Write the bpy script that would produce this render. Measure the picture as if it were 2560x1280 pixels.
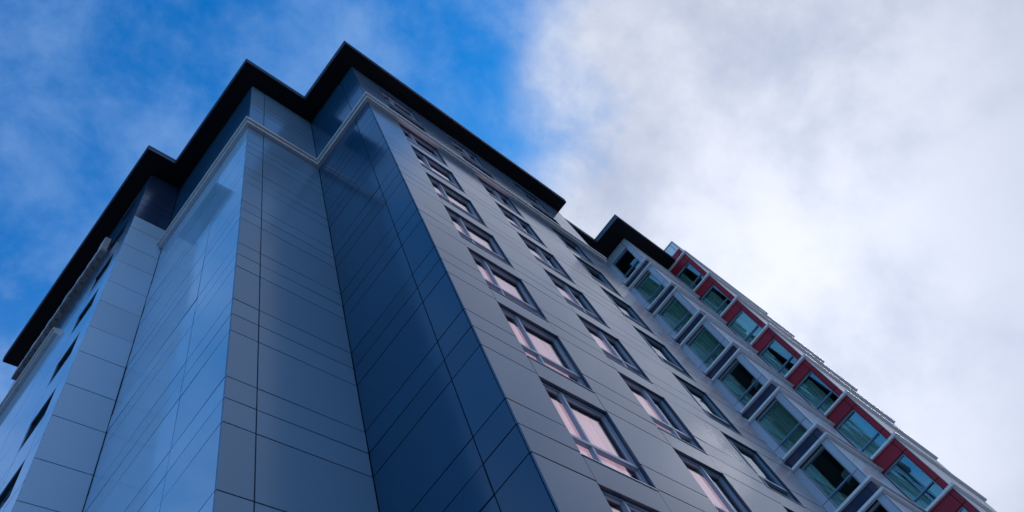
import bpy, bmesh, math, random
from mathutils import Vector, Matrix

random.seed(7)
scene = bpy.context.scene
for o in list(bpy.data.objects):
    bpy.data.objects.remove(o)
R = math.radians

# ------------------------------------------------------------------ camera
EYE = 1.6                                   # eye height above the pavement
RX = Vector((0.723667, -0.615888, -0.311429))
RD = Vector((0.485903, 0.775130, -0.403820))
RF = Vector((0.490106, 0.140907, 0.860198))
FPX, CX, CY = 1774.62, 1316.58, 558.41      # focal length and principal point at 2560 px width
cam_d = bpy.data.cameras.new("camera")
cam = bpy.data.objects.new("camera", cam_d)
scene.collection.objects.link(cam)
cam_d.sensor_width = 36.0
cam_d.lens = FPX / 2560 * 36
cam_d.shift_x = 0.5 - CX / 2560
cam_d.shift_y = (CY - 640) / 2560
cam_d.clip_end = 5000
M3 = Matrix((RX, -RD, -RF)).transposed()
cam.matrix_world = Matrix.Translation((0, 0, EYE)) @ M3.to_4x4()
scene.camera = cam
scene.render.resolution_x, scene.render.resolution_y = 1024, 512

def project(p):
    v = Vector(p) - Vector((0, 0, EYE))
    w = v.dot(RF)
    if w < 0.1:
        return None
    return (CX + FPX * v.dot(RX) / w, CY + FPX * v.dot(RD) / w)

# ------------------------------------------------------------------ world: blue sky with a cloud bank
SUN_EL, SUN_AZ = R(36), R(-2)
SUN_DIR = Vector((math.cos(SUN_EL) * math.cos(SUN_AZ), math.cos(SUN_EL) * math.sin(SUN_AZ), math.sin(SUN_EL)))
world = bpy.data.worlds.new("World")
scene.world = world
world.use_nodes = True
nt = world.node_tree
nt.nodes.clear()

class NG:
    """small helper for writing node graphs"""
    def __init__(self, t): self.t = t
    def n(self, typ, **kw):
        nd = self.t.nodes.new(typ)
        for k, v in kw.items(): setattr(nd, k, v)
        return nd
    def put(self, sock, v):
        if isinstance(v, bpy.types.NodeSocket): self.t.links.new(v, sock)
        elif v is not None: sock.default_value = v
    def math(self, op, a, b=None, c=None, clamp=False):
        nd = self.n('ShaderNodeMath', operation=op, use_clamp=clamp)
        for s, v in zip(nd.inputs, (a, b, c)): self.put(s, v)
        return nd.outputs[0]
    def vmath(self, op, a, b=None):
        nd = self.n('ShaderNodeVectorMath', operation=op)
        self.put(nd.inputs[0], a); self.put(nd.inputs[1], b)
        return nd.outputs['Value'] if op in ('DOT_PRODUCT', 'LENGTH') else nd.outputs['Vector']
    def mix(self, f, a, b, blend='MIX'):
        nd = self.n('ShaderNodeMix', data_type='RGBA', blend_type=blend)
        self.put(nd.inputs[0], f); self.put(nd.inputs[6], a); self.put(nd.inputs[7], b)
        return nd.outputs[2]
    def noise(self, vec, scale, detail=4, rough=0.5, dist=0.0, lac=2.0):
        nd = self.n('ShaderNodeTexNoise')
        self.put(nd.inputs['Vector'], vec)
        nd.inputs['Scale'].default_value = scale; nd.inputs['Detail'].default_value = detail
        nd.inputs['Roughness'].default_value = rough; nd.inputs['Distortion'].default_value = dist
        nd.inputs['Lacunarity'].default_value = lac
        return nd.outputs['Fac']
    def step(self, v, a, b):
        nd = self.n('ShaderNodeMapRange', interpolation_type='SMOOTHSTEP')
        self.put(nd.inputs['Value'], v)
        nd.inputs['From Min'].default_value = a; nd.inputs['From Max'].default_value = b
        return nd.outputs['Result']

g = NG(nt)
tc = g.n('ShaderNodeTexCoord').outputs['Generated']
d = g.vmath('NORMALIZE', tc)
sep = g.n('ShaderNodeSeparateXYZ'); g.put(sep.inputs[0], d)
sky = g.n('ShaderNodeTexSky', sky_type='NISHITA', sun_disc=False)
sky.sun_elevation = SUN_EL; sky.sun_rotation = math.pi / 2 - SUN_AZ
sky.altitude = 50; sky.air_density = 1.0; sky.dust_density = 0.4; sky.ozone_density = 2.0
SKY_GAIN = 0.10
hs = g.n('ShaderNodeHueSaturation'); hs.inputs['Saturation'].default_value = 1.45; hs.inputs['Value'].default_value = 1.0
g.put(hs.inputs['Color'], sky.outputs[0])
blue = g.mix(1.0, hs.outputs[0], (0.62, 2.08, 2.32, 1), 'MULTIPLY')
n_big = g.noise(g.vmath('ADD', d, (3.1, 0.4, 1.9)), 2.6, 4, 0.5)
n_mid = g.noise(g.vmath('ADD', d, (5.2, 1.7, 0.4)), 5.5, 8, 0.60, 0.15)
n_tone = g.noise(g.vmath('ADD', d, (2.6, 8.1, 3.0)), 3.4, 6, 0.52)
side = g.vmath('DOT_PRODUCT', d, tuple(RX))          # the bank fills the sky towards +x -y
s1 = g.math('ADD', side, g.math('MULTIPLY', g.math('SUBTRACT', n_big, 0.5), 0.28))
s1 = g.math('ADD', s1, g.math('MULTIPLY', g.math('SUBTRACT', n_mid, 0.5), 0.22))
bank = g.step(s1, -0.08, 0.13)
wisp = g.math('MULTIPLY', g.step(n_mid, 0.30, 0.72), 0.66)
low = g.math('SUBTRACT', 1.0, g.step(sep.outputs[2], 0.68, 0.93))      # cloud thickens towards the horizon
low = g.math('MULTIPLY', low, g.math('ADD', 0.22, g.math('MULTIPLY', g.step(n_mid, 0.28, 0.66), 0.53)))
cover = g.math('MAXIMUM', bank, g.math('MAXIMUM', wisp, low), clamp=True)
glow = g.math('POWER', g.math('MAXIMUM', g.vmath('DOT_PRODUCT', d, tuple(SUN_DIR)), 0.0), 14)
tone = g.step(g.math('ADD', g.math('MULTIPLY', n_tone, 0.6), g.math('MULTIPLY', n_mid, 0.4)), 0.34, 0.62)
tone = g.math('MULTIPLY', tone, g.math('SUBTRACT', 1.0, g.math('MULTIPLY', g.step(side, 0.36, 0.62), 0.55)))   # thicker cloud deep in the bank
ccol = g.mix(tone, (0.44, 0.50, 0.66, 1), (0.76, 0.80, 0.91, 1))
ccol = g.mix(g.math('MAXIMUM', bank, g.math('MULTIPLY', low, 0.8)), (0.25, 0.44, 0.80, 1), ccol)
ccol = g.mix(1.0, ccol, (1 / SKY_GAIN,) * 3 + (1,), 'MULTIPLY')
gl = g.math('ADD', g.math('MULTIPLY', glow, 0.24), 1.0)
cg = g.n('ShaderNodeCombineXYZ')
for i in range(3): g.put(cg.inputs[i], gl)
ccol = g.mix(1.0, ccol, cg.outputs[0], 'MULTIPLY')
col = g.mix(cover, blue, ccol)
bg = g.n('ShaderNodeBackground'); g.put(bg.inputs['Color'], col); bg.inputs['Strength'].default_value = SKY_GAIN
out = g.n('ShaderNodeOutputWorld'); nt.links.new(bg.outputs[0], out.inputs[0])

# ------------------------------------------------------------------ sun (veiled by the clouds) and exposure
sl = bpy.data.lights.new("sun", 'SUN')
sl.energy = 0.8; sl.angle = R(14); sl.color = (1.0, 0.95, 0.9)
so = bpy.data.objects.new("sun", sl); scene.collection.objects.link(so)
so.rotation_euler = SUN_DIR.to_track_quat('Z', 'Y').to_euler()
so.location = (60, 0, 60)
vs = scene.view_settings
vs.view_transform = 'Standard'; vs.look = 'None'; vs.exposure = 0.0; vs.gamma = 1.0
vs.use_curve_mapping = False
scene.render.engine = 'CYCLES'

# ------------------------------------------------------------------ materials
def mat(name, col, rough=0.5, ior=1.5, metallic=0.0, vary=0.0, rvar=0.0, bump=0.0, bscale=40.0, grime=0.0, spec=0.5):
    m = bpy.data.materials.new(name); m.use_nodes = True
    t = m.node_tree; b = t.nodes['Principled BSDF']; q = NG(t)
    b.inputs['Roughness'].default_value = rough; b.inputs['IOR'].default_value = ior
    b.inputs['Metallic'].default_value = metallic
    b.inputs['Specular IOR Level'].default_value = spec
    c = (*col, 1)
    tco = q.n('ShaderNodeTexCoord').outputs['Object']
    geo = q.n('ShaderNodeNewGeometry').outputs['Position']
    if vary:
        rnd = q.n('ShaderNodeObjectInfo').outputs['Random']
        f = q.math('ADD', q.math('MULTIPLY', q.math('SUBTRACT', rnd, 0.5), 2 * vary), 1.0)
        cc = q.n('ShaderNodeCombineXYZ')
        for i in range(3): q.put(cc.inputs[i], f)
        c = q.mix(1.0, c, cc.outputs[0], 'MULTIPLY')
    if grime:
        n1 = q.noise(q.vmath('MULTIPLY', geo, (1.0, 1.0, 0.25)), 1.6, 6, 0.65)
        f = q.math('MULTIPLY', q.step(n1, 0.45, 0.75), grime)
        c = q.mix(f, c, (col[0] * 0.55 + 0.02, col[1] * 0.55 + 0.02, col[2] * 0.55 + 0.02, 1))
    q.put(b.inputs['Base Color'], c)
    if rvar:
        n2 = q.noise(geo, 0.9, 5, 0.6)
        q.put(b.inputs['Roughness'], q.math('ADD', rough - rvar / 2, q.math('MULTIPLY', n2, rvar)))
    if bump:
        n3 = q.noise(geo, bscale, 3, 0.5)
        bn = q.n('ShaderNodeBump'); bn.inputs['Strength'].default_value = bump; bn.inputs['Distance'].default_value = 0.004
        q.put(bn.inputs['Height'], n3); t.links.new(bn.outputs[0], b.inputs['Normal'])
    return m

M = {}
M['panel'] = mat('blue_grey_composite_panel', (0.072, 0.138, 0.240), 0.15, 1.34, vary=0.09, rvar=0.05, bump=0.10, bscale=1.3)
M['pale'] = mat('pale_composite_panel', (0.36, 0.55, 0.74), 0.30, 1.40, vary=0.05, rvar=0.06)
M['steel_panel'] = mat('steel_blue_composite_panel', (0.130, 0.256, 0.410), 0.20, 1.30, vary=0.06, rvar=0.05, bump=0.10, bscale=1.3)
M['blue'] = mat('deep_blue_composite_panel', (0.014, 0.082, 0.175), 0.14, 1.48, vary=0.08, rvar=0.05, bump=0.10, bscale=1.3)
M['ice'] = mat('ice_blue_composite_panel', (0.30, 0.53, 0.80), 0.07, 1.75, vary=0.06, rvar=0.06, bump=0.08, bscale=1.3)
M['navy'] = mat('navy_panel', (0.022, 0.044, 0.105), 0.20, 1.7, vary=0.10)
M['reveal'] = mat('dark_reveal_lining', (0.030, 0.052, 0.088), 0.4, 1.4)
M['wreveal'] = mat('grey_reveal_lining', (0.24, 0.27, 0.34), 0.4, 1.4)
M['core'] = mat('joint_backing', (0.004, 0.005, 0.008), 0.8, 1.3)
M['trim'] = mat('white_painted_trim', (0.88, 0.90, 0.95), 0.38, 1.5, vary=0.05, grime=0.25)
M['cornice'] = mat('grey_painted_cornice', (0.64, 0.66, 0.70), 0.35, 1.5, grime=0.3)
M['soffit'] = mat('black_soffit', (0.006, 0.006, 0.009), 0.55, 1.3, vary=0.2)
M['fascia'] = mat('dark_blue_fascia', (0.03, 0.06, 0.13), 0.22, 1.8)
M['frame'] = mat('grey_blue_aluminium', (0.20, 0.31, 0.45), 0.30, 1.5, metallic=0.1, vary=0.05)
M['wframe'] = mat('silver_aluminium', (0.44, 0.49, 0.58), 0.35, 1.6, metallic=0.35)
M['wing'] = mat('lavender_grey_panel', (0.48, 0.57, 0.72), 0.28, 1.6, vary=0.06, rvar=0.08)
M['red'] = mat('dark_red_panel', (0.36, 0.015, 0.036), 0.32, 1.4, vary=0.10, rvar=0.08)
M['white'] = mat('white_render', (0.62, 0.62, 0.66), 0.65, 1.3)
M['room'] = mat('dark_room', (0.020, 0.022, 0.026), 0.8)
M['sign'] = mat('grey_sign_metal', (0.30, 0.30, 0.33), 0.4, 1.5, vary=0.25)
M['shade'] = mat('lamp_shade_linen', (0.55, 0.58, 0.52), 0.9)
M['steel'] = mat('lamp_stem_steel', (0.4, 0.4, 0.4), 0.3, metallic=1.0)

def fabric(name, col, folds, glow=0.0):
    m = bpy.data.materials.new(name); m.use_nodes = True
    t = m.node_tree; t.nodes.clear(); q = NG(t)
    geo = q.n('ShaderNodeTexCoord').outputs['Object']
    n = q.noise(q.vmath('MULTIPLY', geo, (1, 1, 0.05)), folds, 3, 0.5)
    c = q.mix(q.step(n, 0.3, 0.7), (*[v * 0.80 for v in col], 1), (*col, 1))
    df = q.n('ShaderNodeBsdfDiffuse'); q.put(df.inputs['Color'], c)
    tl = q.n('ShaderNodeBsdfTranslucent'); q.put(tl.inputs['Color'], c)
    mx = q.n('ShaderNodeMixShader'); mx.inputs[0].default_value = 0.35
    t.links.new(df.outputs[0], mx.inputs[1]); t.links.new(tl.outputs[0], mx.inputs[2])
    sh = mx.outputs[0]
    if glow:                                   # emission added to brighten the cloth; no lamp stands behind it
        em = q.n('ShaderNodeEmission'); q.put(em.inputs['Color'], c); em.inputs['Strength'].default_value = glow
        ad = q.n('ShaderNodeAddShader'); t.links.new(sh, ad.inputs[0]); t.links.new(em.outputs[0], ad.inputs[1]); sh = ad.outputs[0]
    o = q.n('ShaderNodeOutputMaterial'); t.links.new(sh, o.inputs[0])
    return m
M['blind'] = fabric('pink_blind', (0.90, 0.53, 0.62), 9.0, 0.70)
M['curtain'] = fabric('sage_curtain', (0.78, 0.84, 0.72), 6.0)

def glass(name, tint, ior, gcol):
    m = bpy.data.materials.new(name); m.use_nodes = True
    t = m.node_tree; t.nodes.clear(); q = NG(t)
    geo_ = q.n('ShaderNodeNewGeometry')
    ca = q.math('ABSOLUTE', q.vmath('DOT_PRODUCT', geo_.outputs['Normal'], geo_.outputs['Incoming']))
    fres = q.math('ADD', ior, q.math('MULTIPLY', 1 - ior, q.math('POWER', q.math('SUBTRACT', 1.0, ca), 5.0)))
    tr = q.n('ShaderNodeBsdfTransparent'); tr.inputs[0].default_value = (*tint, 1)
    gl_ = q.n('ShaderNodeBsdfGlossy'); gl_.inputs['Roughness'].default_value = 0.012; gl_.inputs['Color'].default_value = (*gcol, 1)
    geo = q.n('ShaderNodeNewGeometry').outputs['Position']
    n = q.noise(geo, 1.2, 2, 0.5)
    bn = q.n('ShaderNodeBump'); bn.inputs['Strength'].default_value = 0.05; bn.inputs['Distance'].default_value = 0.004
    q.put(bn.inputs['Height'], n); t.links.new(bn.outputs[0], gl_.inputs['Normal'])
    mx = q.n('ShaderNodeMixShader'); t.links.new(fres, mx.inputs[0])
    t.links.new(tr.outputs[0], mx.inputs[1]); t.links.new(gl_.outputs[0], mx.inputs[2])
    o = q.n('ShaderNodeOutputMaterial'); t.links.new(mx.outputs[0], o.inputs[0])
    return m
M['glass'] = glass('clear_glass', (0.92, 0.95, 0.95), 0.035, (0.70, 0.74, 0.78))
M['wglass'] = glass('teal_tinted_glass', (0.80, 0.94, 0.94), 0.22, (0.42, 0.90, 1.0))

# ------------------------------------------------------------------ mesh helpers
COL = scene.collection
def link(name, me, m, parent=None, loc=(0, 0, 0)):
    o = bpy.data.objects.new(name, me)
    COL.objects.link(o)
    if m is not None and not me.materials:
        me.materials.append(m)
    o.location = loc
    if parent is not None:
        o.parent = parent
    return o
def empty(name, loc=(0, 0, 0)):
    o = bpy.data.objects.new(name, None); COL.objects.link(o); o.location = loc
    o.empty_display_size = 0.5
    return o
def tag(o, label, cat, group=None):
    o['label'] = label; o['category'] = cat
    if group: o['group'] = group
    return o
def add_box(bm, x0, x1, y0, y1, z0, z1):
    if x0 > x1: x0, x1 = x1, x0
    if y0 > y1: y0, y1 = y1, y0
    v = [bm.verts.new(p) for p in ((x0, y0, z0), (x1, y0, z0), (x1, y1, z0), (x0, y1, z0),
                                   (x0, y0, z1), (x1, y0, z1), (x1, y1, z1), (x0, y1, z1))]
    for f in ((3, 2, 1, 0), (4, 5, 6, 7), (0, 1, 5, 4), (1, 2, 6, 5), (2, 3, 7, 6), (3, 0, 4, 7)):
        bm.faces.new([v[i] for i in f])
def finish(bm, name, recalc=False):
    if recalc: bmesh.ops.recalc_face_normals(bm, faces=bm.faces)
    me = bpy.data.meshes.new(name); bm.to_mesh(me); bm.free()
    return me
class Face:
    """a vertical wall plane; s runs along it, d is outward depth"""
    def __init__(self, kind, plane): self.k, self.p = kind, plane
    def box(self, s0, s1, z0, z1, d0, d1):
        if self.k == 'Y': return (s0, s1, self.p - d1, self.p - d0, z0, z1)
        return (self.p - d1, self.p - d0, s0, s1, z0, z1)
    def pt(self, s, z, dd=0.0):
        return (s, self.p - dd, z) if self.k == 'Y' else (self.p - dd, s, z)
def local(kind, s, z, dd):
    return (s, -dd, z) if kind == 'Y' else (-dd, s, z)
def lbox(bm, kind, s0, s1, z0, z1, d0, d1):
    if kind == 'Y': add_box(bm, s0, s1, -d1, -d0, z0, z1)
    else: add_box(bm, -d1, -d0, s0, s1, z0, z1)

def sweep(path, prof, name):
    """right-angled path, outward is to the left of travel; prof = closed list of (offset, z)"""
    bm = bmesh.new(); rings = []
    n = len(path)
    for i, (x, y) in enumerate(path):
        ns = []
        for a, b in ((i - 1, i), (i, i + 1)):
            if a < 0 or b >= n: continue
            dx, dy = path[b][0] - path[a][0], path[b][1] - path[a][1]
            l = math.hypot(dx, dy); ns.append((-dy / l, dx / l))
        ox = sum(q[0] for q in ns) if len(ns) == 2 else ns[0][0]
        oy = sum(q[1] for q in ns) if len(ns) == 2 else ns[0][1]
        rings.append([bm.verts.new((x + ox * o, y + oy * o, z)) for o, z in prof])
    m = len(prof)
    for a, b in zip(rings, rings[1:]):
        for j in range(m):
            bm.faces.new((a[j], a[(j + 1) % m], b[(j + 1) % m], b[j]))
    bm.faces.new(rings[0]); bm.faces.new(rings[-1][::-1])
    return finish(bm, name, True)

def cut_path(path, cuts, gap=0.010):
    """split a right-angled path at points lying on it, leaving an open joint"""
    out, cur = [], [path[0]]
    for a, b in zip(path, path[1:]):
        l = math.hypot(b[0] - a[0], b[1] - a[1]); ux, uy = (b[0] - a[0]) / l, (b[1] - a[1]) / l
        ts = sorted((c[0] - a[0]) * ux + (c[1] - a[1]) * uy for c in cuts
                    if abs((c[0] - a[0]) * uy - (c[1] - a[1]) * ux) < 1e-4)
        for t in ts:
            if 0.05 < t < l - 0.05:
                cur.append((a[0] + ux * (t - gap / 2), a[1] + uy * (t - gap / 2))); out.append(cur)
                cur = [(a[0] + ux * (t + gap / 2), a[1] + uy * (t + gap / 2))]
        cur.append(b)
    out.append(cur)
    return out

# ------------------------------------------------------------------ measured geometry (metres)
X0, Y0, Y1, X2, Y3, X4 = 7.104, 4.215, 7.719, 3.912, 13.999, 2.522
X5 = 21.577
ZA = 12.309 + EYE                      # height of the first panel joint of storey 0
DB, DC, DM = 0.668, 1.352, 2.28        # the other joints below it
HW, SW = 1.397, 3.713                  # window head and sill below it
ZS = 35.752 + EYE                      # roof soffit
XR0, YR0, YR1, XR2, YR3, XR4, YKE = 6.222, 3.467, 6.867, 3.098, 12.954, 1.761, 26.37
YK = 25.5                              # far end of the left flank
COLS = [(8.59, 10.66), (12.89, 14.88), (17.52, 19.47)]
X6, YC, YB = 26.4765, 3.20, 5.22       # wing: grey bay
X7, YM, X8 = 31.0, 1.66, 40.5          # wing: red bay, long side
F, G, H, I_, J, K = Face('Y', Y0), Face('X', X0), Face('Y', Y1), Face('X', X2), Face('Y', Y3), Face('X', X4)
L, N_, MF, P = Face('X', X6), Face('Y', YC), Face('X', X7), Face('Y', YM)
GAP = 0.0135; TH = 0.034

# ------------------------------------------------------------------ ground
bm = bmesh.new(); add_box(bm, -1500, 1500, -1500, 1500, -0.4, 0.0)
gm = mat('paving', (0.16, 0.16, 0.165), 0.8, grime=0.5)
go = link('ground', finish(bm, 'ground'), gm); go['kind'] = 'structure'

# ------------------------------------------------------------------ the tower
tower = tag(empty('apartment_tower', (X0, Y0, 0)),
            'tall stepped tower clad in glossy blue-grey panels under a black overhanging roof', 'building')
TO = Vector(tower.location)
O0 = Vector((0, 0, 0))            # wall and roof parts have their origin at the world origin
wing = tag(empty('apartment_wing', (X6, YC, 0)),
           'lower-right wing with grey and dark red bays and white ledges beyond the tower', 'building')
WO = Vector(wing.location)

def part(name, me, m, parent, root):
    """mesh given in world coordinates; root is the summed location of its parents"""
    return link(name, me, m, parent, -root)

# wall backings; their sub-parts are the cladding panels
def wall_part(name, boxes, parent, root, m=None):
    bm = bmesh.new()
    for b in boxes: add_box(bm, *b)
    return part(name, finish(bm, name), m or M['core'], parent, root)

storeys = range(-4, 9)
fb = []
edges = [X0 + 0.002] + [v for c in COLS for v in c] + [X5]
for i in range(0, 8, 2):
    fb.append(F.box(edges[i] + (0.03 if i == 0 else 0.006), edges[i + 1] - 0.006, 0, ZS, -0.30, -TH - 0.002))
for (a, b) in COLS:
    z_prev = 0.0
    for k in storeys:
        top = ZA + 3 * k - HW
        bot = ZA + 3 * k - SW
        fb.append(F.box(a - 0.006, b + 0.006, z_prev, bot - 0.012, -0.29, -TH - 0.004))
        z_prev = top + 0.012
    fb.append(F.box(a - 0.006, b + 0.006, z_prev, ZS, -0.29, -TH - 0.004))
wallF = wall_part('front_wall', fb, tower, TO)
wallG = wall_part('step_wall', [G.box(Y0 + 0.04, Y1 + 0.2, 0, ZS, -0.3, -TH - 0.002)], tower, TO)
wallH = wall_part('recessed_wall', [H.box(X2 + 0.04, X0 + 0.1, 0, ZS, -0.3, -TH - 0.002)], tower, TO)
wallI = wall_part('step_wall', [I_.box(Y1 + 0.04, Y3 + 0.2, 0, ZS, -0.3, -TH - 0.002)], tower, TO)
wallJ = wall_part('recessed_wall', [J.box(X4 + 0.04, X2 + 0.1, 0, ZS, -0.3, -TH - 0.002)], tower, TO)
KW = (14.93, 16.38)
kb = [K.box(Y3 + 0.04, KW[0] - 0.004, 0, ZS, -0.34, -TH - 0.002), K.box(KW[1] + 0.004, YK, 0, ZS, -0.34, -TH - 0.002)]
zp = 0.0
KH, KS = 1.33, 2.62
for k in storeys:
    kb.append(K.box(KW[0] - 0.004, KW[1] + 0.004, zp, ZA + 3 * k - KS - 0.01, -0.33, -TH - 0.004)); zp = ZA + 3 * k - KH + 0.01
kb.append(K.box(KW[0] - 0.004, KW[1] + 0.004, zp, ZS, -0.33, -TH - 0.004))
wallK = wall_part('flank_wall', kb, tower, TO)
# closed back sides and dark rooms behind the glass
bm = bmesh.new()
add_box(bm, X0 + 0.35, X5 - 0.31, Y0 + 1.9, Y0 + 2.1, 0, ZS)
add_box(bm, X5 - 0.3, X5 - 0.02, Y0 + 0.31, YB + 4, 0, ZS)
add_box(bm, X4 + 1.2, X4 + 1.4, Y3 + 0.5, YK - 0.1, 0, ZS)
add_box(bm, X4 + 0.36, 24, YK - 0.1, YK + 0.15, 0, ZS)
for k in storeys:
    zf = ZA + 3 * k - 1.22
    add_box(bm, X0 + 0.35, X5 - 0.32, Y0 + 0.305, Y0 + 1.88, zf, zf + 0.3)
part('room_shell', finish(bm, 'room_shell'), M['room'], tower, TO)

# cladding panels -----------------------------------------------------------
tower_panels, wing_panels = [], []     # (parent, root, Face, s0, s1, z0, z1, material)
def rows(face, s0, s1, zlo, zhi, cuts, parent, store, m, root):
    """panels between two s values, split at heights; cuts = offsets below ZA + 3k"""
    zs = sorted({round(ZA + 3 * k - c, 4) for k in range(-6, 10) for c in cuts})
    zs = [zlo] + [z for z in zs if zlo + 0.05 < z < zhi - 0.05] + [zhi]
    for a, b in zip(zs, zs[1:]):
        mm = m(a, b) if callable(m) else m
        store.append((parent, root, face, s0, s1, a, b, mm))
ABC = (0.0, DB, DC)
pan = lambda a, b: M['panel']
ZCO = 28.95 + EYE + 0.2
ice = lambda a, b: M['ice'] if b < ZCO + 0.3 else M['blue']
for i, (a, b) in enumerate(((X0, COLS[0][0]), (COLS[0][1], COLS[1][0]), (COLS[1][1], COLS[2][0]), (COLS[2][1], X5))):
    a, b = (a if i == 0 else a - GAP), (b if i == 3 else b + GAP)
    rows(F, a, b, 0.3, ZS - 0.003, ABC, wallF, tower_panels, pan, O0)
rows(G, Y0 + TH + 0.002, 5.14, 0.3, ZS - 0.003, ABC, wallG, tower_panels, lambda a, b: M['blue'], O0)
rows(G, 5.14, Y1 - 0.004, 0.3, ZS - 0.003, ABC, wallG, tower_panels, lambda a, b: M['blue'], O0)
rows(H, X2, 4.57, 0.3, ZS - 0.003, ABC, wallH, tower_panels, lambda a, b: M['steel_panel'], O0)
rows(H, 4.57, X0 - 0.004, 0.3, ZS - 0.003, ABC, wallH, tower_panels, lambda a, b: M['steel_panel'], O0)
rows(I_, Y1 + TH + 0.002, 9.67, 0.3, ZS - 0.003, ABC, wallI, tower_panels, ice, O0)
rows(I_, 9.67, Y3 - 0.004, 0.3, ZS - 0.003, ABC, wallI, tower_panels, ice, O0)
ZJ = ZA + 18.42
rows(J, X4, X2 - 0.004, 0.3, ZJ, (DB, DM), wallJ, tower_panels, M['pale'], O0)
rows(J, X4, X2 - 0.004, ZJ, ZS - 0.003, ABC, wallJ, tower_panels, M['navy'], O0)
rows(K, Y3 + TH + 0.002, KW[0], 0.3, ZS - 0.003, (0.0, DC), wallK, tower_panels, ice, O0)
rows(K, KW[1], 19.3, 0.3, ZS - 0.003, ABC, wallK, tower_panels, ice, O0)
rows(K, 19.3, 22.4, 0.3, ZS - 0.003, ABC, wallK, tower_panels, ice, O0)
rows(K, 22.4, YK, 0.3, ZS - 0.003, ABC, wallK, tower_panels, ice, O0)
spandrels = []
for k in range(-4, 10):
    z1, z0 = ZA + 3 * k - DB - 0.066, ZA + 3 * k - HW
    if k == 9: z0, z1 = ZA + 24 - HW, ZS - 0.003
    for (a, b) in COLS:
        spandrels.append((wallF, O0, F, a, b, z0 - GAP, z1 + GAP, M['panel']))
    kz1, kz0 = ZA + 3 * (k - 1) - KH + 3 - (KS - KH) - 0.0, ZA + 3 * (k - 1) - KH
    if k < 9: tower_panels.append((wallK, O0, K, KW[0], KW[1], ZA + 3 * (k - 1) - KH, ZA + 3 * k - KS, ice(0, ZA + 3 * k - KS)))
tower_panels.append((wallK, O0, K, KW[0], KW[1], ZA + 24 - KH, ZS - 0.003, M['panel']))

def px_area(face, s0, s1, z0, z1):
    q = []
    for s, z in ((s0, z0), (s1, z0), (s1, z1), (s0, z1)):
        c = project(face.pt(s, z))
        if c is None: return 0.0
        q.append((min(max(c[0], -60), 2620), min(max(c[1], -60), 1340)))
    a = 0.0
    for i in range(4):
        (x1, y1), (x2, y2) = q[i], q[(i + 1) % 4]
        a += x1 * y2 - x2 * y1
    return abs(a) / 2
MESH = {}
def panel_mesh(kind, w, h, m):
    key = (kind, round(w, 3), round(h, 3), m.name)
    if key not in MESH:
        bm = bmesh.new(); c = 0.0015
        w2, h2 = w / 2 - GAP, h / 2 - GAP
        # bevelled front edge
        ring = []
        for dd, i in ((-TH, 0.0), (-c, 0.0), (0.0, c)):
            ring.append([bm.verts.new(local(kind, s * (w2 - i), z * (h2 - i), dd)) for s, z in ((-1, -1), (1, -1), (1, 1), (-1, 1))])
        for a, b in zip(ring, ring[1:]):
            for j in range(4): bm.faces.new((a[j], a[(j + 1) % 4], b[(j + 1) % 4], b[j]))
        bm.faces.new(ring[-1]); bm.faces.new(ring[0][::-1])
        me = finish(bm, 'panel', True); me.materials.append(m); MESH[key] = me
    return MESH[key]
def lay_panels(specs, name, limit, owner, owner_root, tilt=0.0020):
    specs = sorted(specs, key=lambda t: -px_area(*t[2:7]))
    rest = {}
    for i, (par, root, fc, s0, s1, z0, z1, m) in enumerate(specs):
        c = Vector(fc.pt((s0 + s1) / 2, (z0 + z1) / 2))
        a = px_area(fc, s0, s1, z0, z1)
        if i < limit and a > 12:
            o = link(name, panel_mesh(fc.k, s1 - s0, z1 - z0, m), None, par, c - root)
            o.rotation_euler = [random.gauss(0, tilt), random.gauss(0, tilt), 0] if fc.k == 'Y' else [0, random.gauss(0, tilt), random.gauss(0, tilt)]
            if fc.k == 'Y': o.rotation_euler = (random.gauss(0, tilt), 0, random.gauss(0, tilt))
        else:
            bm = rest.setdefault(m.name, (bmesh.new(), m))[0]
            add_box(bm, *fc.box(s0 + GAP, s1 - GAP, z0 + GAP, z1 - GAP, -TH, 0.0))
    for nm, (bm, m) in rest.items():
        o = part('outlying_' + name, finish(bm, 'outlying_' + name), m, owner, owner_root)
        o['kind'] = 'stuff'
lay_panels(tower_panels, 'panel', 290, tower, TO)
lay_panels(spandrels, 'spandrel_panel', 200, tower, TO)

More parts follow.
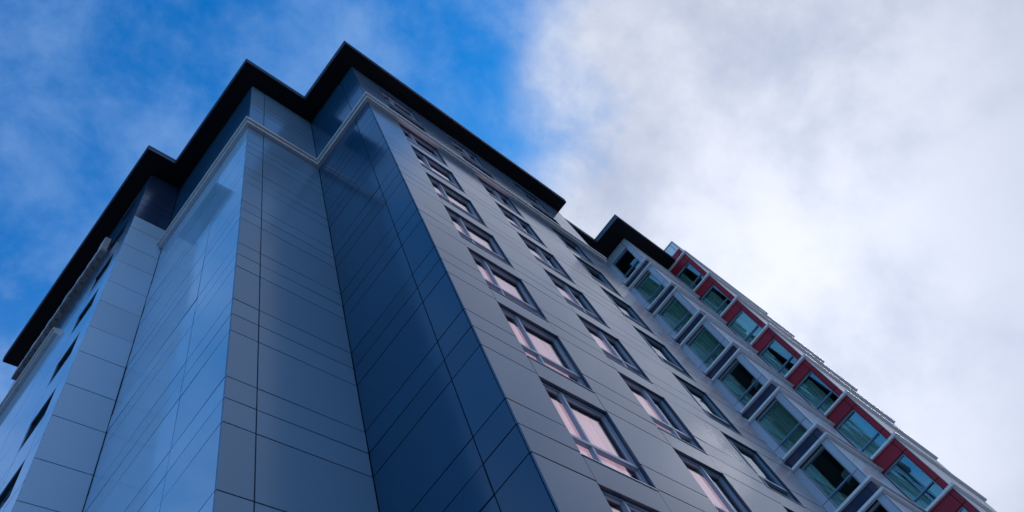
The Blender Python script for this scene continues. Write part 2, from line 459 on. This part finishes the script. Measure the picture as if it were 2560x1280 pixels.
# ------------------------------------------------------------------ windows
def window(face, s0, s1, z0, z1, owner, root, key, rec=0.085, dep=0.09, fw=0.048, mull=None, trans=None,
           fmat='frame', gmat='glass', sill=True, jamb=True, bead=0.03, tw=0.04, rmat='reveal'):
    kd = face.k; w, h = s1 - s0, z1 - z0
    def mesh(nm, build):
        kk = (key, nm, round(w, 3), round(h, 3))
        if kk not in MESH:
            bm = bmesh.new(); build(bm); MESH[kk] = finish(bm, nm)
        return MESH[kk]
    B = lambda bm, a, b, c, e, d0, d1: lbox(bm, kd, a, b, c, e, d0, d1)
    def fr(bm):
        d0, d1 = -rec - dep, -rec
        B(bm, 0.004, fw, 0.004, h - 0.004, d0, d1); B(bm, w - fw, w - 0.004, 0.004, h - 0.004, d0, d1)
        B(bm, fw + 0.0005, w - fw - 0.0005, h - fw, h - 0.004, d0, d1); B(bm, fw + 0.0005, w - fw - 0.0005, 0.004, fw, d0, d1)
        # stepped inner bead
        b2 = fw + bead
        B(bm, fw + 0.0005, b2, fw + 0.0005, h - fw - 0.0005, d0 + 0.02, d1 - 0.028); B(bm, w - b2, w - fw - 0.0005, fw + 0.0005, h - fw - 0.0005, d0 + 0.02, d1 - 0.028)
        B(bm, b2 + 0.0005, w - b2 - 0.0005, h - b2, h - fw - 0.0005, d0 + 0.02, d1 - 0.028)
    fo = link('window', mesh('window', fr), M[fmat], owner, Vector(face.pt(s0, z0)) - root)
    gd = -rec - 0.060
    xs = [fw + bead] + ([mull] if mull else []) + [w - fw - bead]
    zz_ = [fw] + ([trans] if trans else []) + [h - fw - bead]
    if jamb:
        def rv(bm):
            d0, d1 = -rec - 0.001, -TH + 0.006
            B(bm, -0.003, 0.003, -0.003, h + 0.003, d0, d1); B(bm, w - 0.003, w + 0.003, -0.003, h + 0.003, d0, d1)
            B(bm, 0.0035, w - 0.0035, h - 0.003, h + 0.003, d0, d1)
        link('reveal', mesh('reveal', rv), M[rmat], fo)
    for i, (a, b) in enumerate(zip(xs, xs[1:])):
        for j, (c, e) in enumerate(zip(zz_, zz_[1:])):
            link('pane', mesh('pane%d%d' % (i, j), lambda bm: B(bm, a, b, c, e, gd - 0.008, gd)), M[gmat], fo)
    if mull:
        link('mullion', mesh('mullion', lambda bm: B(bm, mull - 0.034, mull + 0.034, fw + 0.001, h - fw - 0.001, -rec - dep + 0.01, -rec + 0.012)), M[fmat], fo)
    if trans:
        link('transom', mesh('transom', lambda bm: B(bm, fw + 0.001, w - fw - 0.001, trans - tw, trans + tw, -rec - dep + 0.012, -rec + 0.020)), M['frame'], fo)
    if sill:
        link('sill', mesh('sill', lambda bm: B(bm, -0.004, w + 0.004, -0.016, 0.003, -rec - 0.02, 0.016)), M['wframe'], fo)
    return fo

def drape(kind, s0, s1, z0, z1, dd, amp, wl, name, seed):
    """hanging cloth with folds, real thickness left to the folds"""
    rnd = random.Random(seed)
    n = max(6, int((s1 - s0) / wl * 8)); bm = bmesh.new()
    ph = rnd.random() * 6
    cols = []
    for i in range(n + 1):
        s = s0 + (s1 - s0) * i / n
        o = amp * math.sin(2 * math.pi * (s - s0) / wl + ph + 0.8 * math.sin(3.1 * s + ph))
        cols.append([bm.verts.new(local(kind, s, z0 + (z1 - z0) * t, dd + o * (0.6 + 0.4 * (1 - t)))) for t in (0, 0.33, 0.67, 1)])
    for a, b in zip(cols, cols[1:]):
        for j in range(3): bm.faces.new((a[j], b[j], b[j + 1], a[j + 1]))
    me = finish(bm, name)
    for p_ in me.polygons: p_.use_smooth = True
    return me

BL = {}
for ci, (a, b) in enumerate(COLS):
    for k in range(-3, 9):
        z0, z1 = ZA + 3 * k - SW, ZA + 3 * k - HW
        w = b - a
        fo = window(F, a, b, z0, z1, tower, TO, 'F', mull=(0.70, 1.15, 0.48)[ci], trans=0.66)
        right = w - 0.05 if ci == 0 else 1.68
        if ci == 2: continue
        key = (ci, k % 3)
        if key not in BL:
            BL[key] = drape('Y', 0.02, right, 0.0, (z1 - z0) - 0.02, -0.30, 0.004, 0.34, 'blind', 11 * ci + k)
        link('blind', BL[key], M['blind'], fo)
for k in range(-1, 9):
    window(K, KW[0], KW[1], ZA + 3 * k - KS, ZA + 3 * k - KH, tower, TO, 'K', rec=0.14, sill=False, gmat='wglass', bead=0.012)

# ------------------------------------------------------------------ cornice and roof of the tower
zc = 28.95 + EYE
prof = [(-0.02, zc), (0.15, zc), (0.15, zc + 0.17), (0.135, zc + 0.185), (0.135, zc + 0.21), (0.24, zc + 0.21), (0.24, zc + 0.34), (0.225, zc + 0.36), (-0.02, zc + 0.40)]
main = [(X5 + 0.01, Y0), (X0, Y0), (X0, Y1), (X2, Y1), (X2, Y3 - 0.02)]
for pp in cut_path(main, [(x, Y0) for x in (18.5, 15.9, 11.8, 9.6)] + [(X0, 5.14), (4.57, Y1), (X2, 9.67)]):
    part('cornice_section', sweep(pp, prof, 'cornice_section'), M['cornice'], tower, TO)
for pp in cut_path([(X4, 19.3), (X4, YK)], [(X4, 22.4)]):
    part('cornice_section', sweep(pp, prof, 'cornice_section'), M['cornice'], tower, TO)
rout = [(X5, YR0), (XR0, YR0), (XR0, YR1), (XR2, YR1), (XR2, YR3), (XR4, YR3), (XR4, YKE)]
bm = bmesh.new()
def prism(bm, pts, z0, z1):
    lo = [bm.verts.new((x, y, z0)) for x, y in pts]; hi = [bm.verts.new((x, y, z1)) for x, y in pts]
    bm.faces.new(lo); bm.faces.new(hi[::-1])
    for i in range(len(pts)):
        j = (i + 1) % len(pts); bm.faces.new((lo[i], lo[j], hi[j], hi[i]))
inset = 0.03
pts = [(X5, YR0 + inset), (XR0 + inset, YR0 + inset), (XR0 + inset, YR1 + inset), (XR2 + inset, YR1 + inset), (XR2 + inset, YR3 + inset), (XR4 + inset, YR3 + inset), (XR4 + inset, YKE), (X5, YKE)]
prism(bm, pts, ZS + 0.03, ZS + 0.30)
roofo = part('roof', finish(bm, 'roof', True), M['soffit'], tower, TO)
fprof = [(-0.03, ZS - 0.004), (0.0, ZS - 0.004), (0.0, ZS + 0.10), (0.02, ZS + 0.11), (0.02, ZS + 0.17), (0.006, ZS + 0.18), (0.006, ZS + 0.27), (0.035, ZS + 0.28), (0.035, ZS + 0.36), (-0.03, ZS + 0.37)]
part('fascia', sweep(rout, fprof, 'fascia'), M['fascia'], roofo, O0)
bm = bmesh.new(); add_box(bm, X5 + 0.001, X5 + 0.02, YR0 + 0.036, Y0 + 1.0, ZS, ZS + 0.34); add_box(bm, XR4 + 0.031, X4 + 3, YKE + 0.001, YKE + 0.03, ZS, ZS + 0.34)
part('fascia', finish(bm, 'fascia'), M['fascia'], roofo, O0)
def soffit(owner, root, rects):
    for (xa, xb, ya, yb, axis) in rects:
        ln = (xb - xa) if axis == 'x' else (yb - ya)
        n = max(1, round(ln / 2.4)); st = ln / n
        for i in range(n):
            if axis == 'x': q = (xa + i * st + 0.006, xa + (i + 1) * st - 0.006, ya, yb)
            else: q = (xa, xb, ya + i * st + 0.006, ya + (i + 1) * st - 0.006)
            bm = bmesh.new(); add_box(bm, -(q[1] - q[0]) / 2, (q[1] - q[0]) / 2, -(q[3] - q[2]) / 2, (q[3] - q[2]) / 2, 0, 0.024)
            link('soffit_panel', finish(bm, 'soffit_panel'), M['soffit'], owner, Vector(((q[0] + q[1]) / 2, (q[2] + q[3]) / 2, ZS)) - root)
e = 0.034
soffit(roofo, O0, [(XR0 + e, X5 - 0.004, YR0 + e, Y0 + 0.1, 'x'), (XR0 + e, X0 + 0.1, Y0 + 0.1, YR1 + e, 'y'),
                   (XR2 + e, X0 + 0.1, YR1 + e, Y1 + 0.1, 'x'), (XR2 + e, X2 + 0.1, Y1 + 0.1, YR3 + e, 'y'),
                   (XR4 + e, X2 + 0.1, YR3 + e, Y3 + 0.1, 'x'), (XR4 + e, X4 + 0.1, Y3 + 0.1, YKE - 0.01, 'y')])

# ------------------------------------------------------------------ the wing
HL, SL = 1.327, 3.4775
LW = (3.544, 4.84)         # grey bay window
MW = (1.975, 3.165)        # red bay window
ZM = 37.49 + EYE           # parapet of the red bay
lb = [L.box(LW[1] + 0.005, YB + 0.2, 0, ZS, -0.3, -TH - 0.002), L.box(YC + 0.04, LW[0] - 0.005, 0, ZS, -0.3, -TH - 0.002)]
mb = [MF.box(MW[1] + 0.005, YC + 0.2, 0, ZM, -0.3, -TH - 0.002), MF.box(YM + 0.04, MW[0] - 0.005, 0, ZM, -0.3, -TH - 0.002)]
zp = 0.0
for k in storeys:
    lb.append(L.box(LW[0] - 0.005, LW[1] + 0.005, zp, ZA + 3 * k - SL - 0.01, -0.29, -TH - 0.004))
    mb.append(MF.box(MW[0] - 0.005, MW[1] + 0.005, zp, ZA + 3 * k - SL - 0.01, -0.29, -TH - 0.004))
    zp = ZA + 3 * k - HL + 0.01
lb.append(L.box(LW[0] - 0.005, LW[1] + 0.005, zp, ZS, -0.29, -TH - 0.004))
mb.append(MF.box(MW[0] - 0.005, MW[1] + 0.005, zp, ZM, -0.29, -TH - 0.004))
wallL = wall_part('grey_bay_wall', lb, wing, WO)
wallM = wall_part('red_bay_wall', mb, wing, WO)
wallN = wall_part('grey_bay_side_wall', [N_.box(X6 + 0.04, X7 + 0.1, 0, ZS, -0.3, -TH - 0.002)], wing, WO)
wallB = wall_part('recess_wall', [(X5 + 0.02, X6 + 0.1, YB + TH + 0.002, YB + 0.3, 0, ZS)], wing, WO)
wallP = wall_part('long_side_wall', [(X7 + 0.04, X8, YM + TH + 0.002, YM + 0.3, 0, ZM)], wing, WO)
bm = bmesh.new()
add_box(bm, X6 + 3.2, X6 + 3.4, YC + 0.31, YB + 3, 0, ZS); add_box(bm, X6 + 0.31, X6 + 3.3, YB + 0.5, YB + 0.7, 0, ZS)
add_box(bm, X7 + 3.2, X7 + 3.4, YM + 0.31, YC + 3, 0, ZM); add_box(bm, X7 + 0.31, X7 + 3.3, YC + 0.5, YC + 0.7, 0, ZM)
add_box(bm, X8 - 0.2, X8 - 0.01, YM + 0.31, YM + 9, 0, ZM)
for k in storeys:
    zf = ZA + 3 * k - 1.15
    add_box(bm, X6 + 0.305, X6 + 3.19, YC + 0.31, YB + 0.49, zf, zf + 0.3)
    add_box(bm, X7 + 0.305, X7 + 3.19, YM + 0.31, YC + 0.49, zf, zf + 0.3)
part('room_shell', finish(bm, 'room_shell'), M['room'], wing, WO)

for k in range(-2, 9):
    z = ZA + 3 * k
    top = ZS - 0.003 if k == 8 else z - 1.135
    # grey bay: head strip, piers either side of the window, navy spandrel below the sill ledge
    wp = wing_panels
    lo, mid = z - 3 - 0.535, z - 3
    if k == 8:
        wp.append((wallL, O0, L, LW[0], YB - 0.004, z - HL, top, M['wing']))
        wp.append((wallL, O0, L, YC + TH + 0.002, LW[0], z - HL, top, M['wing']))
    for a, b in ((LW[1], YB - 0.004), (YC + TH + 0.002, LW[0])):
        wp.append((wallL, O0, L, a, b, mid, z - HL if k == 8 else z - 1.25, M['wing']))
        wp.append((wallL, O0, L, a, b, lo, mid, M['wing']))
    wp.append((wallL, O0, L, 3.50, YB - 0.004, z - 3 - 1.13, z - 3 - 0.64, M['navy']))
    wp.append((wallL, O0, L, YC + TH + 0.002, 3.50, z - 3 - 1.13, z - 3 - 0.64, M['navy']))
    # side of the grey bay, recess and long side
    wp.append((wallN, O0, N_, X6, X6 + 2.2, z - 3 - 0.535, ZS - 0.003 if k == 8 else z - 1.25, M['wing']))
    wp.append((wallN, O0, N_, X6 + 2.2, X7 - 0.004, z - 3 - 0.535, ZS - 0.003 if k == 8 else z - 1.25, M['wing']))
    wp.append((wallN, O0, N_, X6, X7 - 0.004, z - 3 - 1.13, z - 3 - 0.64, M['navy']))
    wp.append((wallB, O0, Face('Y', YB), X5 + 0.1, X6 - 0.004, z - 3 - 0.535, ZS - 0.003 if k == 8 else z - 1.25, M['wing']))
    wp.append((wallB, O0, Face('Y', YB), X5 + 0.1, X6 - 0.004, z - 3 - 1.13, z - 3 - 0.64, M['navy']))
    for a, b in ((X7, X7 + 4.7), (X7 + 4.7, X8)):
        wp.append((wallP, O0, P, a, b, z - 3 - 0.535, z - 0.64, M['white']))
    # red bay
    wp.append((wallM, O0, MF, MW[1], YC - 0.004, z - SL - 0.03, z - HL, M['red']))
    wp.append((wallM, O0, MF, 1.93, YC - 0.004, z - HL + 0.02, z - 0.64, M['red']))
    wp.append((wallM, O0, MF, YM + TH + 0.002, 1.93, z - HL + 0.02, z - 0.64, M['red']))
    wp.append((wallM, O0, MF, YM + TH + 0.002, MW[0] - 0.02, z - 3, z - HL + 0.02, M['red']))
    wp.append((wallM, O0, MF, YM + TH + 0.002, MW[0] - 0.02, z - 3 - 0.535, z - 3, M['red']))
zt = ZA + 24
ZRW = 36.46 + EYE
for a, b in ((YM + TH + 0.002, 1.93), (1.93, YC - 0.004), (YC, 5.6)):
    wing_panels.append((wallM, O0, MF, a, b, zt - 0.535, ZRW, M['red']))
    wing_panels.append((wallM, O0, MF, a, b, ZRW, ZM - 0.10, M['trim']))
wing_panels.append((wallP, O0, P, X7, X7 + 4.7, zt - 0.535, ZM - 0.10, M['white']))
wing_panels.append((wallP, O0, P, X7 + 4.7, X8, zt - 0.535, ZM - 0.10, M['white']))
lay_panels(wing_panels, 'panel', 290, wing, WO, 0.0015)
part('coping', sweep([(X8, YM), (X7, YM), (X7, 9.0)], [(-0.3, ZM - 0.09), (0.03, ZM - 0.09), (0.03, ZM), (-0.3, ZM + 0.01)], 'coping'), M['wframe'], wing, WO)

# ledges that wrap round the bays, one of each per storey
long_path = [(X8, YM), (X7, YM), (X7, YC), (X6, YC), (X6, YB), (X5 + 0.03, YB)]
short_path = [(X7 - 0.01, YC), (X6, YC), (X6, YB), (X5 + 0.03, YB)]
def ledge(path, z0, z1, p1, nm, step=0.03):
    pr = [(-0.05, z0), (p1, z0), (p1, z0 + (z1 - z0) * 0.55), (p1 - step, z0 + (z1 - z0) * 0.62), (p1 - step, z1), (-0.05, z1 + 0.004)]
    flat = [(-0.05, z0), (p1, z0), (p1, z1), (-0.05, z1 + 0.004)]
    for pp in cut_path(path, [(X6, 3.52), (X7, 1.95), (X6 + 2.2, YC), (X7 + 4.7, YM)]):
        part(nm, sweep(pp, flat if any(abs(q[1] - YM) < 1e-3 for q in pp) else pr, nm), M['trim'], wing, WO)
for k in range(-1, 9):
    z = ZA + 3 * k
    if k == 8:
        ledge([(X8, YM), (X7, YM), (X7, YC - 0.004)], z - 0.655, z - 0.535, 0.155, 'ledge')
    else:
        ledge(long_path, z - 0.655, z - 0.535, 0.155, 'ledge')
        ledge(short_path, z - 1.25, z - 1.13, 0.155, 'ledge')

# wing windows with curtains
def curtains(fo, w, h, spans, seed):
    for i, (a, b) in enumerate(spans):
        link('curtain', drape('X', a, b, 0.0, h - 0.05, -0.26, 0.040, 0.17, 'curtain', seed + i), M['curtain'], fo)
lspan = {8: [], 7: [(0.1, 1.25)], 6: [(0.05, 1.28)], 5: [(0.05, 1.28)], 4: [(0.72, 1.35)], 3: [(0.0, 1.35)], 2: [(0.86, 1.38)], 1: [(0.75, 1.35)], 0: [(0.0, 1.3)]}
mspan = {8: [(0.72, 1.25)], 7: [(0.3, 1.25)], 6: [(0.0, 1.25)], 5: [(0.7, 1.25)], 4: [(0.35, 1.25)], 3: [(0.0, 1.25)], 2: [(0.75, 1.25)], 1: [(0.2, 1.25)], 0: [(0.1, 1.2)]}
for k in range(0, 9):
    z0, z1 = ZA + 3 * k - SL, ZA + 3 * k - HL
    fo = window(L, LW[0], LW[1], z0, z1, wing, WO, 'L', rec=0.08, fw=0.03, trans=0.56, fmat='wframe', gmat='wglass', sill=False, bead=0.012, tw=0.024, rmat='wreveal')
    curtains(fo, LW[1] - LW[0], z1 - z0, lspan[k], 40 + k)
    fo = window(MF, MW[0], MW[1], z0, z1, wing, WO, 'M', rec=0.08, fw=0.03, trans=0.56, fmat='wframe', gmat='wglass', sill=False, bead=0.012, tw=0.024, rmat='wreveal')
    curtains(fo, MW[1] - MW[0], z1 - z0, mspan[k], 80 + k)

# roof of the wing
bm = bmesh.new()
prism(bm, [(X7 - 0.01, 2.43), (25.12, 2.43), (25.12, 4.42), (X5 + 0.022, 4.42), (X5 + 0.022, 12), (X7 - 0.01, 12)], ZS + 0.03, ZS + 0.30)
wroof = part('roof', finish(bm, 'roof', True), M['soffit'], wing, WO)
part('fascia', sweep([(X7 - 0.005, 2.40), (25.09, 2.40), (25.09, 4.388), (X5 + 0.025, 4.388)], fprof, 'fascia'), M['fascia'], wroof, O0)
soffit(wroof, O0, [(25.124, X7 - 0.03, 2.434, YC + 0.1, 'x'), (25.124, X6 + 0.1, YC + 0.1, 4.42, 'y'), (X5 + 0.03, X6 + 0.1, 4.424, YB + 0.1, 'x')])

# ------------------------------------------------------------------ channel sign on the left flank, seen edge-on
sign = tag(empty('wall_sign', (X4, 16.5, 31.7 + EYE)), 'row of grey raised sign blocks high on the left flank, just under the roof', 'sign')
SO = Vector(sign.location)
rr = random.Random(3)
y = 16.45
zt_ = [1.30, .78, .80, .62, .80, .62, 0, 1.02, .60, .62, .80, .60, .62, .85, .62, .60, .66]
for i, hgt in enumerate(zt_):
    if hgt == 0: y += 0.12; continue
    wd = 0.36 if hgt < 1 else 0.5
    bm = bmesh.new(); zb = 31.55 + EYE + 0.02
    zb -= 0.014 * (y - 16.4)
    dpt = 0.24
    outline = [(0, .06), (.06, 0), (wd - .06, 0), (wd, .06), (wd, hgt - .08), (wd - .08, hgt), (.08, hgt), (0, hgt - .08)]
    fr_, bk = [], []
    for s, zq in outline:
        fr_.append(bm.verts.new((X4 - 0.05 - dpt, y + s, zb + zq))); bk.append(bm.verts.new((X4 - 0.05, y + s, zb + zq)))
    bm.faces.new(fr_); bm.faces.new(bk[::-1])
    for a in range(8): bm.faces.new((fr_[a], fr_[(a + 1) % 8], bk[(a + 1) % 8], bk[a]))
    add_box(bm, X4 - 0.06, X4 + 0.01, y + wd * .3, y + wd * .3 + .03, zb + hgt * .5, zb + hgt * .5 + .03)
    part('sign_block', finish(bm, 'sign_block', True), M['sign'], sign, SO)
    y += wd + 0.09
bm = bmesh.new(); add_box(bm, X4 - 0.05, X4 + 0.002, 16.4, y, 31.50 + EYE, 31.56 + EYE)
part('mounting_rail', finish(bm, 'mounting_rail'), M['sign'], sign, SO)

# ------------------------------------------------------------------ lamps standing in two rooms of the grey bay
def lamp(k, yy, xx, label):
    z = ZA + 3 * k - SL
    o = tag(empty('floor_lamp', (xx, yy, z - 0.55)), label, 'lamp', 'lamps seen through the bay windows')
    bm = bmesh.new(); n = 28
    rings = []
    for r, zz2 in ((0.26, 1.28), (0.26, 1.72), (0.25, 1.72), (0.25, 1.28)):
        rings.append([bm.verts.new((r * math.cos(2 * math.pi * i / n), r * math.sin(2 * math.pi * i / n), zz2)) for i in range(n)])
    for a in range(4):
        for i in range(n): bm.faces.new((rings[a][i], rings[a][(i + 1) % n], rings[(a + 1) % 4][(i + 1) % n], rings[(a + 1) % 4][i]))
    link('lamp_shade', finish(bm, 'lamp_shade', True), M['shade'], o)
    bm = bmesh.new(); bmesh.ops.create_cone(bm, cap_ends=True, segments=12, radius1=0.014, radius2=0.012, depth=1.5, matrix=Matrix.Translation((0, 0, 0.76)))
    link('stem', finish(bm, 'stem'), M['steel'], o)
    bm = bmesh.new(); bmesh.ops.create_cone(bm, cap_ends=True, segments=24, radius1=0.15, radius2=0.13, depth=0.03, matrix=Matrix.Translation((0, 0, 0.016)))
    link('base', finish(bm, 'base'), M['steel'], o)
lamp(4, 3.75, X6 + 0.85, 'lamp with pale drum shade in a grey bay window, upper of two')
lamp(2, 3.75, X6 + 0.85, 'lamp with pale drum shade in a grey bay window, lower of two')
